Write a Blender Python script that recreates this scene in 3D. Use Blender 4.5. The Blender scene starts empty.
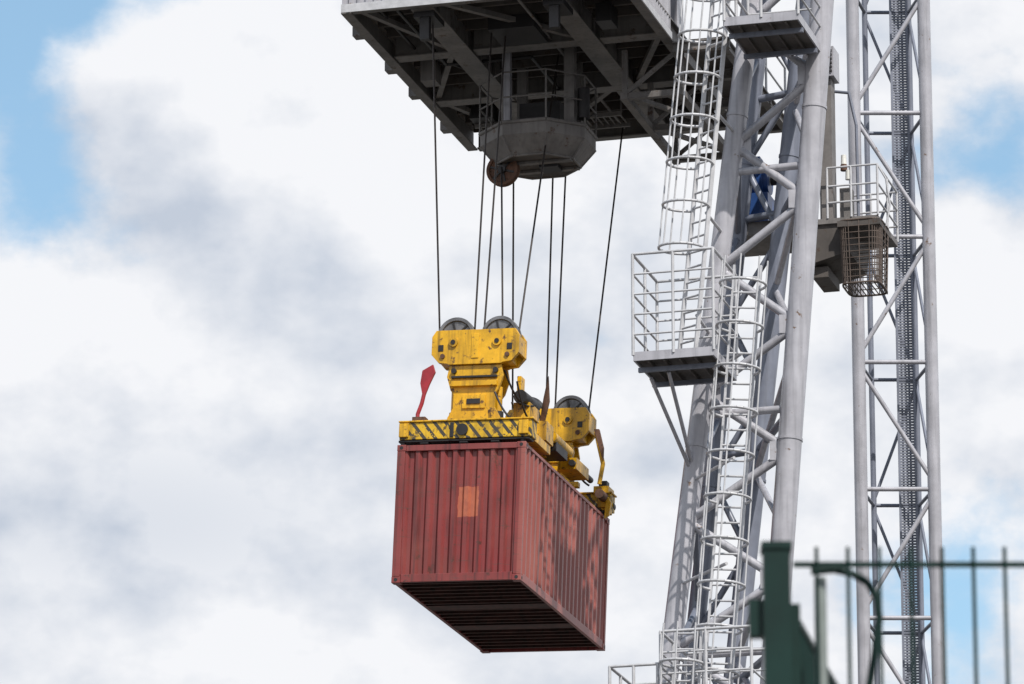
import bpy, math, random
from mathutils import Vector, Matrix
random.seed(7)
scene = bpy.context.scene
scene.view_settings.view_transform = 'Standard'
scene.view_settings.look = 'None'
scene.view_settings.exposure = 0
V = Vector
UP = V((0, 0, 1))
PHI = math.radians(15.6)
W = V((math.cos(PHI), -math.sin(PHI), 0))     # across the crane
L = V((math.sin(PHI), math.cos(PHI), 0))      # along the container

# ------------------------------------------------------------------ materials
def nd(nt, typ, **kw):
    n = nt.nodes.new(typ)
    for k, v in kw.items():
        setattr(n, k, v)
    return n

def paint(name, col, rough=0.5, metal=0.0, var=0.25, scale=2.0, rust=None, rust_amt=0.0,
          streak=0.0, bump=0.0, dirtcol=None):
    m = bpy.data.materials.new(name); m.use_nodes = True
    nt = m.node_tree; b = nt.nodes['Principled BSDF']
    lk = nt.links.new
    tc = nd(nt, 'ShaderNodeTexCoord')
    n1 = nd(nt, 'ShaderNodeTexNoise'); n1.inputs['Scale'].default_value = scale
    n1.inputs['Detail'].default_value = 4; n1.inputs['Roughness'].default_value = 0.65
    lk(tc.outputs['Object'], n1.inputs['Vector'])
    r1 = nd(nt, 'ShaderNodeMapRange'); r1.inputs['From Min'].default_value = 0.35; r1.inputs['From Max'].default_value = 0.7
    r1.inputs['To Min'].default_value = 0; r1.inputs['To Max'].default_value = 1
    lk(n1.outputs['Fac'], r1.inputs['Value'])
    mx = nd(nt, 'ShaderNodeMix', data_type='RGBA')
    mx.inputs['A'].default_value = (*col, 1)
    d = dirtcol or tuple(c * (1 - var) * 0.9 for c in col)
    mx.inputs['B'].default_value = (*d, 1)
    lk(r1.outputs[0], mx.inputs['Factor'])
    out = mx.outputs['Result']
    if streak > 0:
        mp = nd(nt, 'ShaderNodeMapping'); mp.inputs['Scale'].default_value = (11, 11, 0.6)
        lk(tc.outputs['Object'], mp.inputs['Vector'])
        n2 = nd(nt, 'ShaderNodeTexNoise'); n2.inputs['Scale'].default_value = 1.0; n2.inputs['Detail'].default_value = 3
        lk(mp.outputs[0], n2.inputs['Vector'])
        r2 = nd(nt, 'ShaderNodeMapRange'); r2.inputs['From Min'].default_value = 0.50; r2.inputs['From Max'].default_value = 0.70
        r2.inputs['To Max'].default_value = streak
        lk(n2.outputs['Fac'], r2.inputs['Value'])
        m2 = nd(nt, 'ShaderNodeMix', data_type='RGBA')
        lk(r2.outputs[0], m2.inputs['Factor']); lk(out, m2.inputs['A'])
        m2.inputs['B'].default_value = (*[c * 0.3 + 0.008 for c in col], 1)
        out = m2.outputs['Result']
    if rust:
        n3 = nd(nt, 'ShaderNodeTexNoise'); n3.inputs['Scale'].default_value = scale * 3.1
        n3.inputs['Detail'].default_value = 5; n3.inputs['Roughness'].default_value = 0.7
        lk(tc.outputs['Object'], n3.inputs['Vector'])
        r3 = nd(nt, 'ShaderNodeMapRange'); r3.inputs['From Min'].default_value = 0.68 - rust_amt * 0.25
        r3.inputs['From Max'].default_value = 0.74 - rust_amt * 0.22
        lk(n3.outputs['Fac'], r3.inputs['Value'])
        m3 = nd(nt, 'ShaderNodeMix', data_type='RGBA')
        lk(r3.outputs[0], m3.inputs['Factor']); lk(out, m3.inputs['A'])
        m3.inputs['B'].default_value = (*rust, 1)
        out = m3.outputs['Result']
    lk(out, b.inputs['Base Color'])
    b.inputs['Roughness'].default_value = rough
    b.inputs['Metallic'].default_value = metal
    if bump > 0:
        bp = nd(nt, 'ShaderNodeBump'); bp.inputs['Strength'].default_value = bump
        bp.inputs['Distance'].default_value = 0.02
        lk(n1.outputs['Fac'], bp.inputs['Height']); lk(bp.outputs[0], b.inputs['Normal'])
    return m

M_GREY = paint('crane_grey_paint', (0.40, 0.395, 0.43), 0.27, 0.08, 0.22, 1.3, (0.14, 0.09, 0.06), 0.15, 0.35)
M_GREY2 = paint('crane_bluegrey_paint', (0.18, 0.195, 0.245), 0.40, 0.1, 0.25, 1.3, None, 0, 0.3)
M_LIGHT = paint('galvanised_light', (0.50, 0.50, 0.52), 0.38, 0.05, 0.2, 4)
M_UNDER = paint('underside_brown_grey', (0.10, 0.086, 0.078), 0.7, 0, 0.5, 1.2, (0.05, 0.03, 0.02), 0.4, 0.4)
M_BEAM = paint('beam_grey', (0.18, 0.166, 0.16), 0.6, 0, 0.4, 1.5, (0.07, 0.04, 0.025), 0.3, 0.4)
M_DARK = paint('dark_steel_and_holes', (0.03, 0.028, 0.03), 0.5, 0.3, 0.3, 3)
M_ROPE = paint('wire_rope', (0.035, 0.028, 0.026), 0.5, 0.4, 0.3, 6)
M_YEL = paint('spreader_yellow', (0.74, 0.40, 0.012), 0.36, 0, 0.4, 2.2, (0.12, 0.06, 0.02), 0.42, 0.9, 0.2)
M_SHEAVE = paint('sheave_steel', (0.20, 0.20, 0.21), 0.35, 0.5, 0.6, 5)
M_REDP = paint('red_paint', (0.34, 0.02, 0.03), 0.5, 0, 0.3, 4)
M_RUST = paint('rusty_steel', (0.13, 0.06, 0.035), 0.75, 0, 0.5, 4, (0.05, 0.025, 0.015), 0.5)
M_MESH = paint('basket_steel', (0.12, 0.09, 0.075), 0.6, 0.2, 0.4, 4)
M_BLUE = paint('motor_blue', (0.02, 0.07, 0.24), 0.4, 0, 0.3, 4)
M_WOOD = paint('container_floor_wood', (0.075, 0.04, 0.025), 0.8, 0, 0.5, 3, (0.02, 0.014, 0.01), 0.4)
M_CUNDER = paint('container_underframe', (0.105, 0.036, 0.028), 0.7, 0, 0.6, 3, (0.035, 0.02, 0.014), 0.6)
M_GREEN = paint('fence_green', (0.004, 0.024, 0.020), 0.5, 0, 0.3, 6)
M_GREEN.node_tree.nodes['Principled BSDF'].inputs['Specular IOR Level'].default_value = 0.2
M_TUBEG = paint('fence_galvanised', (0.20, 0.23, 0.22), 0.5, 0.1, 0.2, 10)
M_CONC = paint('yard_concrete', (0.12, 0.115, 0.105), 0.9, 0, 0.3, 0.3, (0.07, 0.065, 0.06), 0.3, 0, 0.2)
M_WHITE = paint('lamp_white', (0.65, 0.64, 0.60), 0.4, 0, 0.1, 5)

def ma_nodes(nt):
    lk = nt.links.new
    def ma(op, a, bb=0.0):
        n = nd(nt, 'ShaderNodeMath', operation=op)
        for i, x in enumerate((a, bb)):
            if isinstance(x, (int, float)): n.inputs[i].default_value = x
            else: lk(x, n.inputs[i])
        return n.outputs[0]
    return ma
# hazard striped yellow
def hazard():
    m = paint('hazard_yellow_black', (0.70, 0.42, 0.015), 0.45, 0, 0.35, 3, (0.10, 0.06, 0.02), 0.5, 0.6)
    nt = m.node_tree; lk = nt.links.new; b = nt.nodes['Principled BSDF']; ma = ma_nodes(nt)
    src = b.inputs['Base Color'].links[0].from_socket
    tc = nd(nt, 'ShaderNodeTexCoord'); sp = nd(nt, 'ShaderNodeSeparateXYZ'); lk(tc.outputs['Object'], sp.inputs[0])
    dz = ma('MULTIPLY', sp.outputs['Z'], 0.8)
    s = ma('ADD', sp.outputs['X'], dz); s = ma('ADD', s, sp.outputs['Y'])
    s = ma('MULTIPLY', s, 4.8); s = ma('FRACT', s, 0)
    st = ma('LESS_THAN', s, 0.38)
    no = nd(nt, 'ShaderNodeTexNoise'); no.inputs['Scale'].default_value = 9; no.inputs['Detail'].default_value = 5
    lk(tc.outputs['Object'], no.inputs['Vector'])
    wear = ma('GREATER_THAN', no.outputs['Fac'], 0.42)
    f = ma('MULTIPLY', st, wear)
    mx = nd(nt, 'ShaderNodeMix', data_type='RGBA'); lk(f, mx.inputs['Factor']); lk(src, mx.inputs['A'])
    mx.inputs['B'].default_value = (0.05, 0.042, 0.03, 1)
    lk(mx.outputs['Result'], b.inputs['Base Color'])
    return m
M_HAZ = hazard()

def container_mat():
    m = paint('container_red', (0.205, 0.030, 0.030), 0.42, 0, 0.3, 1.4, (0.07, 0.026, 0.02), 0.32, 0.9, 0.15,
              dirtcol=(0.155, 0.032, 0.028))
    nt = m.node_tree; lk = nt.links.new; b = nt.nodes['Principled BSDF']; ma = ma_nodes(nt)
    src = b.inputs['Base Color'].links[0].from_socket
    tc = nd(nt, 'ShaderNodeTexCoord'); sp = nd(nt, 'ShaderNodeSeparateXYZ'); lk(tc.outputs['Object'], sp.inputs[0])
    nf = nd(nt, 'ShaderNodeTexNoise'); nf.inputs['Scale'].default_value = 0.9; nf.inputs['Detail'].default_value = 4
    lk(tc.outputs['Object'], nf.inputs['Vector'])
    fa = nd(nt, 'ShaderNodeMapRange'); fa.inputs['From Min'].default_value = 0.42; fa.inputs['From Max'].default_value = 0.68
    fa.inputs['To Max'].default_value = 0.22; lk(nf.outputs['Fac'], fa.inputs['Value'])
    mf = nd(nt, 'ShaderNodeMix', data_type='RGBA'); lk(src, mf.inputs['A'])
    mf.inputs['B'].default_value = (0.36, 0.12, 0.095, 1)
    # brighter sunlight on the long side is put into its chalkier colour
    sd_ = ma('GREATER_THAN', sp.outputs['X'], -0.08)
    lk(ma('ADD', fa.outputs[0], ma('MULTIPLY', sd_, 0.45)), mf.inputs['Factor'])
    src = mf.outputs['Result']
    mp = nd(nt, 'ShaderNodeMapping'); mp.inputs['Scale'].default_value = (1.5, 1.5, 26); mp.inputs['Rotation'].default_value = (0.25, 0.2, 0)
    lk(tc.outputs['Object'], mp.inputs['Vector'])
    ns = nd(nt, 'ShaderNodeTexNoise'); ns.inputs['Scale'].default_value = 1.4; ns.inputs['Detail'].default_value = 3
    lk(mp.outputs[0], ns.inputs['Vector'])
    scf = ma('MULTIPLY', ma('GREATER_THAN', ns.outputs['Fac'], 0.66), 0.6)
    ms = nd(nt, 'ShaderNodeMix', data_type='RGBA'); lk(scf, ms.inputs['Factor']); lk(src, ms.inputs['A'])
    ms.inputs['B'].default_value = (0.10, 0.05, 0.04, 1)
    src = ms.outputs['Result']
    no = nd(nt, 'ShaderNodeTexNoise'); no.inputs['Scale'].default_value = 9; no.inputs['Detail'].default_value = 4
    lk(tc.outputs['Object'], no.inputs['Vector'])
    w = ma('MULTIPLY', ma('SUBTRACT', no.outputs['Fac'], 0.5), 0.06)
    dx = ma('ABSOLUTE', ma('ADD', ma('ADD', sp.outputs['X'], 1.06), w), 0)
    dz = ma('ABSOLUTE', ma('ADD', ma('SUBTRACT', sp.outputs['Z'], 1.50), w), 0)
    f = ma('MULTIPLY', ma('LESS_THAN', dx, 0.20), ma('LESS_THAN', dz, 0.28))
    f = ma('MULTIPLY', f, ma('LESS_THAN', sp.outputs['Y'], 0.4))
    f = ma('MULTIPLY', f, ma('SUBTRACT', 1.25, no.outputs['Fac']))
    mx = nd(nt, 'ShaderNodeMix', data_type='RGBA'); lk(f, mx.inputs['Factor']); lk(src, mx.inputs['A'])
    mx.inputs['B'].default_value = (0.42, 0.12, 0.06, 1)
    lk(mx.outputs['Result'], b.inputs['Base Color'])
    return m
M_CONT = container_mat()

# ------------------------------------------------------------------ mesh builder
class MB:
    def __init__(s):
        s.v = []; s.f = []; s.m = []; s.sm = []; s.mats = []
    def mi(s, mat):
        if mat not in s.mats: s.mats.append(mat)
        return s.mats.index(mat)
    def face(s, idx, mat, smooth=False):
        s.f.append(idx); s.m.append(s.mi(mat)); s.sm.append(smooth)
    def poly(s, pts, mat):
        b = len(s.v); s.v += [tuple(p) for p in pts]; s.face(list(range(b, b + len(pts))), mat)
    def tube(s, p0, p1, r, mat, seg=10, r1=None, caps=True):
        p0 = V(p0); p1 = V(p1); d = (p1 - p0)
        if d.length < 1e-6: return
        d.normalize(); r1 = r if r1 is None else r1
        a = d.orthogonal().normalized(); c = d.cross(a)
        b = len(s.v)
        for k in range(seg):
            t = 2 * math.pi * k / seg; o = a * math.cos(t) + c * math.sin(t)
            s.v.append(tuple(p0 + o * r)); s.v.append(tuple(p1 + o * r1))
        for k in range(seg):
            n = (k + 1) % seg
            s.face([b + 2 * k, b + 2 * n, b + 2 * n + 1, b + 2 * k + 1], mat, True)
        if caps:
            for e, P, R in ((0, p0, r), (1, p1, r1)):
                bb = len(s.v)
                for k in range(seg):
                    t = 2 * math.pi * k / seg; s.v.append(tuple(P + (a * math.cos(t) + c * math.sin(t)) * R))
                ids = list(range(bb, bb + seg)); s.face(ids[::-1] if e == 0 else ids, mat)
    def path(s, pts, r, mat, seg=8):
        for a, b in zip(pts[:-1], pts[1:]): s.tube(a, b, r, mat, seg)
    def box(s, c, ax, ay, az, mat):
        c = V(c); ax = V(ax); ay = V(ay); az = V(az); b = len(s.v)
        for i in (-1, 1):
            for j in (-1, 1):
                for k in (-1, 1): s.v.append(tuple(c + ax * i + ay * j + az * k))
        for q in ((0, 1, 3, 2), (4, 6, 7, 5), (0, 4, 5, 1), (2, 3, 7, 6), (0, 2, 6, 4), (1, 5, 7, 3)):
            s.face([b + i for i in q], mat)
    def fbox(s, fr, a0, a1, b0, b1, c0, c1, mat):
        o = fr((a0 + a1) / 2, (b0 + b1) / 2, (c0 + c1) / 2)
        e = fr(0, 0, 0)
        s.box(o, (fr(1, 0, 0) - e) * (a1 - a0) / 2, (fr(0, 1, 0) - e) * (b1 - b0) / 2, (fr(0, 0, 1) - e) * (c1 - c0) / 2, mat)
    def beam(s, p0, p1, w, h, mat, up=UP):
        p0 = V(p0); p1 = V(p1); d = p1 - p0; dn = d.normalized()
        sd = dn.cross(up).normalized(); u = sd.cross(dn).normalized()
        s.box((p0 + p1) / 2, d / 2, sd * w / 2, u * h / 2, mat)
    def ibeam(s, p0, p1, w, h, mat, t=0.03):
        p0 = V(p0); p1 = V(p1)
        s.beam(p0, p1, t, h - 2 * t, mat)
        o = UP * (h / 2 - t / 2)
        s.beam(p0 + o, p1 + o, w, t, mat); s.beam(p0 - o, p1 - o, w, t, mat)
    def prism(s, pts, ext, mat):
        b = len(s.v); n = len(pts); ext = V(ext)
        s.v += [tuple(V(p)) for p in pts]; s.v += [tuple(V(p) + ext) for p in pts]
        s.face(list(range(b, b + n))[::-1], mat); s.face(list(range(b + n, b + 2 * n)), mat)
        for i in range(n):
            j = (i + 1) % n; s.face([b + i, b + j, b + n + j, b + n + i], mat)
    def lathe(s, c, axis, prof, mat, seg=32):
        c = V(c); d = V(axis).normalized(); a = d.orthogonal().normalized(); e = d.cross(a)
        b = len(s.v); n = len(prof)
        for k in range(seg):
            t = 2 * math.pi * k / seg; o = a * math.cos(t) + e * math.sin(t)
            for (r, h) in prof: s.v.append(tuple(c + o * r + d * h))
        for k in range(seg):
            k2 = (k + 1) % seg
            for i in range(n - 1):
                s.face([b + k * n + i, b + k2 * n + i, b + k2 * n + i + 1, b + k * n + i + 1], mat)
    def corrug(s, o, ux, uz, un, width, height, pitch, depth, mat, thick=True):
        o = V(o); ux = V(ux); uz = V(uz); un = V(un)
        n = max(1, round(width / pitch)); p = width / n
        prof = [(0, 0)]
        for k in range(n):
            x = k * p
            prof += [(x + 0.15 * p, 0), (x + 0.35 * p, -depth), (x + 0.65 * p, -depth), (x + 0.85 * p, 0)]
        prof.append((width, 0))
        b = len(s.v)
        for x, d in prof:
            s.v.append(tuple(o + ux * x + un * d)); s.v.append(tuple(o + ux * x + un * d + uz * height))
        for k in range(len(prof) - 1):
            s.face([b + 2 * k, b + 2 * k + 2, b + 2 * k + 3, b + 2 * k + 1], mat)
    def obj(s, name, parent=None, matrix=None, bevel=0):
        me = bpy.data.meshes.new(name); me.from_pydata(s.v, [], s.f)
        for m in s.mats: me.materials.append(m)
        me.polygons.foreach_set('material_index', s.m)
        me.polygons.foreach_set('use_smooth', s.sm)
        me.update()
        ob = bpy.data.objects.new(name, me); scene.collection.objects.link(ob)
        if matrix is not None: ob.matrix_world = matrix
        if parent: ob.parent = parent
        if bevel:
            bm = ob.modifiers.new('bevel', 'BEVEL'); bm.width = bevel; bm.segments = 2; bm.limit_method = 'ANGLE'
        return ob

def empty(name, matrix=None):
    e = bpy.data.objects.new(name, None); scene.collection.objects.link(e)
    if matrix is not None: e.matrix_world = matrix
    return e

def frame(o, ax=W, ay=L, az=UP):
    o = V(o)
    return lambda a, b, c: o + ax * a + ay * b + az * c

# ------------------------------------------------------------------ ground
GZ = 3.1
g = MB()
xs = [-3000, -300, -60, -20, 20, 60, 300, 3000]
ys = [(-600, 0), (-40, 0), (0, 0), (13.55, 0), (13.6, GZ), (40, GZ), (120, GZ), (400, GZ), (6000, GZ)]
for x in xs:
    for y, z in ys: g.v.append((x, y, z))
for i in range(len(xs) - 1):
    for j in range(len(ys) - 1):
        n = len(ys); g.face([i * n + j, (i + 1) * n + j, (i + 1) * n + j + 1, i * n + j + 1], M_CONC)
g.obj('ground')

# ------------------------------------------------------------------ crane
crane = empty('container_crane')

# ---- main tower: four inclined tubular legs
ZR = 24.0
legs = {  # x at z=ZR, slope, y, radius
    'A': (4.77 + 0.0849 * (ZR - 24.55), 0.0849, 92.5, 0.215),
    'B': (2.718 + 0.1293 * (ZR - 22.04), 0.1293, 93.0, 0.185),
    'C': (4.088 + 0.1159 * (ZR - 23.44), 0.1159, 95.4, 0.19),
    'D': (3.212 + 0.1142 * (ZR - 22.63), 0.1142, 95.9, 0.17)}
def leg(n, z):
    x, s_, y, r = legs[n]; return V((x + s_ * (z - ZR), y, z))
tw = MB()
for n in legs:
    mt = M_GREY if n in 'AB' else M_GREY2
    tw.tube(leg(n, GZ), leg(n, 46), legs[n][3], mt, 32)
    for z in (14, 20, 26.4, 32.6, 38.5):       # weld collars
        tw.tube(leg(n, z), leg(n, z + 0.05), legs[n][3] + 0.014, mt, 32)
tw.obj('legs', crane)
br = MB()
def zig(n1, n2, z0, step, cnt, r, mat, horiz=2):
    for k in range(cnt):
        a, b = (n1, n2) if k % 2 == 0 else (n2, n1)
        br.tube(leg(a, z0 + k * step), leg(b, z0 + (k + 1) * step), r, mat, 12)
zig('B', 'A', 32.07 - 1.17 * 24, 1.17, 34, 0.078, M_GREY)
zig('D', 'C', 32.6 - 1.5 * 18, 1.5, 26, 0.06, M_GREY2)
zig('A', 'C', 31.8 - 1.75 * 16, 1.75, 23, 0.06, M_GREY)
zig('B', 'D', 31.2 - 1.75 * 15, 1.75, 23, 0.06, M_GREY2)
for z in (17.0, 22.6, 27.0, 31.55, 33.9, 36.2):
    br.tube(leg('A', z), leg('B', z), 0.07, M_GREY, 12)
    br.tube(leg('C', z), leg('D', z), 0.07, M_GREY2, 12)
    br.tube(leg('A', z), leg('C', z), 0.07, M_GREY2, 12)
for k in range(0, 34):
    z = 32.07 - 1.17 * 24 + k * 1.17
    n = 'B' if k % 2 == 0 else 'A'; sx = 1 if n == 'B' else -1
    p = leg(n, z); br.box(p + V((sx * (legs[n][3] + 0.06), 0, 0)), V((0.07, 0, 0)), V((0, 0.012, 0)), V((0, 0, 0.17)), M_GREY)
br.obj('bracing', crane)
# bogie sill at the foot, girder at the top (both outside the photograph)
sl = MB()
for pr in (('A', 'B'), ('C', 'D')):
    p, q = leg(pr[0], GZ + 0.9), leg(pr[1], GZ + 0.9)
    d = (p - q).normalized()
    sl.beam(q - d * 1.2, p + d * 1.2, 0.9, 0.9, M_GREY)
    for t in (-0.6, 0.4, 2.2, 3.2):
        sl.lathe(q + d * t + V((0, 0, -0.62)), (d.cross(UP)), [(0.0, -0.12), (0.3, -0.12), (0.3, 0.12), (0, 0.12)], M_DARK, 24)
sl.beam(V((-8, 98.6, 42.3)), V((9.5, 93.8, 42.3)), 1.0, 1.5, M_GREY)
sl.beam(V((-7, 101.2, 42.3)), V((10.5, 96.4, 42.3)), 1.0, 1.5, M_GREY)
for a, b in (((-2.4, 97.0), 39.0), ((2.2, 95.7), 39.0), ((-1.6, 99.6), 36.0), ((3.0, 98.3), 36.0)):
    sl.beam(V((a[0], a[1], b)), V((a[0], a[1], 41.6)), 0.5, 0.5, M_GREY, up=L)
sl.obj('sill_and_girder', crane)

# ---- access ladders with safety cages
def ladder(mb, pb, pt, cdir, width=0.46, depth=0.74, cage_from=0.0, hoop=0.85, mat=M_LIGHT):
    pb = V(pb); pt = V(pt); ax = (pt - pb); H = ax.length; ax.normalize()
    cdir = V(cdir).normalized(); sd = cdir.cross(ax).normalized()
    for s_ in (-1, 1):
        mb.beam(pb + sd * s_ * width / 2, pt + sd * s_ * width / 2, 0.035, 0.08, mat, up=cdir)
    k = 0.15
    while k < H:
        mb.tube(pb + ax * k - sd * width / 2, pb + ax * k + sd * width / 2, 0.02, mat, 6); k += 0.28
    R = depth / 2
    def hp(t):
        a = math.radians(-40 + 260 * t)
        return sd * (R * 1.02 * math.cos(a)) + cdir * (R * 0.9 + R * math.sin(a))
    z = cage_from; N = 16
    while z <= H + 0.01:
        pts = [pb + ax * z + sd * width / 2] + [pb + ax * z + hp(i / N) for i in range(N + 1)] + [pb + ax * z - sd * width / 2]
        for a, b in zip(pts[:-1], pts[1:]):
            mb.tube(a, b, 0.026, mat, 6)
        z += hoop
    for i in (2, 5, 8, 11, 14):
        mb.tube(pb + ax * cage_from + hp(i / N), pb + ax * H + hp(i / N), 0.016, mat, 6)

ld = MB()
ladder(ld, (3.08, 91.8, 27.6), (4.15, 91.8, 38.4), (-0.8, -0.6, 0), cage_from=2.1, hoop=0.8, depth=0.8)
for z in (28.5, 30.4, 32.3, 34.2):
    ld.tube((3.08 + 0.099 * (z - 27.6) + 0.1, 91.75, z), leg('B', z), 0.03, M_LIGHT, 8)
ladder(ld, (3.42, 91.35, 20.0), (4.17, 91.35, 29.3), (-0.2, -0.98, 0), cage_from=0.3, hoop=0.78, width=0.48, depth=0.80)
for z in (22.0, 23.9, 25.8, 27.7):
    ld.tube((3.56 + 0.081 * (z - 21.74), 91.4, z), leg('B', z), 0.03, M_LIGHT, 8)
ladder(ld, (2.55, 90.9, 14.0), (3.05, 90.9, 22.6), (-0.3, -0.95, 0), cage_from=0.3, hoop=0.85)
ld.obj('caged_ladders', crane)

# ---- rest platforms
def platform(mb, o, w, l, rail, nbar=3):
    fr = frame(o)
    mb.fbox(fr, 0, w, 0, 0.03, 0, 0.16, M_GREY); mb.fbox(fr, 0, w, l - 0.03, l, 0, 0.16, M_GREY)
    mb.fbox(fr, 0, 0.03, 0.031, l - 0.031, 0, 0.16, M_GREY); mb.fbox(fr, w - 0.03, w, 0.031, l - 0.031, 0, 0.16, M_GREY)
    mb.fbox(fr, 0.031, w - 0.031, 0.031, l - 0.031, 0.04, 0.07, M_UNDER)
    k = 0.25
    while k < w - 0.1:
        mb.fbox(fr, k, k + 0.03, 0.04, l - 0.04, -0.03, 0.039, M_UNDER); k += 0.28
    for b in (0.35, l - 0.4):
        mb.fbox(fr, 0.0, w, b, b + 0.07, -0.11, -0.031, M_GREY2)
    posts = [(0, 0), (w / 2, 0), (w, 0), (0, l), (0, l / 2), (w, l)]
    for a, b in posts:
        mb.tube(fr(a, b, 0.1), fr(a, b, rail), 0.028, M_LIGHT, 8)
    for i in range(nbar):
        z = rail * (1 - i / (nbar + 0.3))
        r = 0.028 if i == 0 else 0.02
        mb.tube(fr(0, 0, z), fr(w, 0, z), r, M_LIGHT, 8)
        mb.tube(fr(0, 0, z), fr(0, l, z), r, M_LIGHT, 8)
        mb.tube(fr(0, l, z), fr(w, l, z), r, M_LIGHT, 8)
        if i != 1: mb.tube(fr(w, 0, z), fr(w, l, z), r, M_LIGHT, 8)
pf = MB()
platform(pf, (2.12, 90.9, 27.42), 1.45, 1.75, 1.95, 5)
pf.tube((2.45, 91.6, 27.3), leg('B', 25.9), 0.035, M_GREY, 8)
pf.tube((2.75, 91.2, 27.3), leg('B', 26.0), 0.035, M_GREY, 8)
platform(pf, (3.78, 90.9, 33.62), 1.35, 1.9, 1.6, 4)
platform(pf, (2.55, 90.6, 20.9), 1.6, 1.8, 1.6, 4)
platform(pf, (1.68, 90.9, 20.9), 0.85, 1.5, 1.05, 2)
pf.obj('rest_platforms', crane)

# ---- service balcony behind the tower with motor, cabinet, mesh basket
bc = MB()
bf = frame((5.46, 95.6, 31.36))
bc.fbox(bf, 0, 1.35, 0, 1.8, 0, 0.10, M_BEAM)
bc.prism([bf(0.0, 0.05, 0), bf(0.85, 0.05, 0), bf(0.78, 0.05, -0.55), bf(0.0, 0.05, -0.75)], L * 1.6, M_UNDER)
bc.fbox(bf, 0.05, 0.35, 0.2, 1.2, -0.96, -0.76, M_UNDER)
for a, b in ((0.4, 0), (0.85, 0), (1.35, 0), (1.35, 0.9), (1.35, 1.8), (0.4, 1.8), (0.85, 1.8)):
    bc.tube(bf(a, b, 0.1), bf(a, b, 1.08), 0.022, M_LIGHT, 8)
for z in (1.08, 0.72, 0.4):
    bc.tube(bf(0.4, 0, z), bf(1.35, 0, z), 0.02, M_LIGHT, 8); bc.tube(bf(1.35, 0, z), bf(1.35, 1.8, z), 0.02, M_LIGHT, 8)
    bc.tube(bf(0.4, 1.8, z), bf(1.35, 1.8, z), 0.02, M_LIGHT, 8)
# safety basket: box plan with rounded corners, bars on all sides and below
ZB0, ZB1 = -1.22, -0.02
def bq(t, z):
    a = math.radians(360 * t)
    ca, sa = math.cos(a), math.sin(a)
    e = 0.38
    taper = 1.0 - 0.10 * (ZB1 - z) / (ZB1 - ZB0)
    return bf(1.02 + 0.40 * math.copysign(abs(ca) ** e, ca) * taper, 0.3 + 0.50 * math.copysign(abs(sa) ** e, sa) * taper, z)
NB = 40
for k in range(NB):
    bc.tube(bq(k / NB, ZB1), bq(k / NB, ZB0), 0.010, M_MESH, 5)
for j in range(11):
    z = ZB0 + (ZB1 - ZB0) * j / 10
    bc.path([bq(k / NB, z) for k in range(NB + 1)], 0.020 if j in (0, 10) else 0.010, M_MESH, 5)
for k in range(1, 10):
    a = 0.63 + 0.08 * k
    bc.tube(bf(a + 0.0, -0.16, ZB0), bf(a, 0.74, ZB0), 0.012, M_MESH, 5)
bc.fbox(bf, 0.62, 1.42, -0.2, 0.80, -0.14, -0.03, M_UNDER)
bc.path([bf(1.35, 0, 1.08), bf(1.5, 0.05, 0.8), bf(1.56, 0.1, 0.3), bf(1.48, 0.1, -0.1)], 0.018, M_LIGHT, 8)
# tall panel, vent box, lamps
bc.fbox(bf, 0.22, 0.46, 0.2, 0.55, 0.1, 2.9, M_BEAM)
bc.fbox(bf, 0.24, 0.54, 0.1, 0.6, 2.92, 3.5, M_GREY)
for k in range(6): bc.fbox(bf, 0.27, 0.51, 0.07, 0.097, 2.99 + k * 0.08, 3.03 + k * 0.08, M_DARK)
bc.path([bf(0.49, 0.4, 2.7), bf(0.76, 0.4, 2.65), bf(0.89, 0.4, 2.0), bf(0.90, 0.4, 0.2)], 0.03, M_GREY2)
for a, z in ((0.66, 1.22), (0.74, 0.92)):
    bc.tube(bf(a, 0.3, z), bf(a, 0.3, z + 0.18), 0.055, M_WHITE, 12, 0.05)
bc.tube(bf(0.66, 0.3, 1.10), bf(0.66, 0.3, 1.21), 0.065, M_RUST, 12)
bc.fbox(bf, 0.58, 0.8, 0.25, 0.5, 0.15, 0.75, M_BEAM)
# inner walkway and blue hoist motor
bc.fbox(bf, -1.75, -0.05, 0.0, 1.5, -0.05, 0.08, M_BEAM)
bc.fbox(bf, -1.75, -0.05, -0.05, -0.002, -0.12, 0.14, M_BEAM)
mc = bf(-1.16, 0.7, 1.15)
bc.tube(mc - W * 0.32, mc + W * 0.32, 0.27, M_BLUE, 24)
for k in range(7): bc.tube(mc - W * (0.28 - k * 0.08), mc - W * (0.26 - k * 0.08), 0.295, M_BLUE, 24)
bc.box(mc + UP * 0.36, W * 0.16, L * 0.14, UP * 0.1, M_BLUE)
bc.box(mc - UP * 0.6, W * 0.34, L * 0.3, UP * 0.3, M_BLUE)
bc.tube(mc + W * 0.34, mc + W * 0.8, 0.09, M_DARK, 16)
bc.obj('service_balcony', crane)

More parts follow.
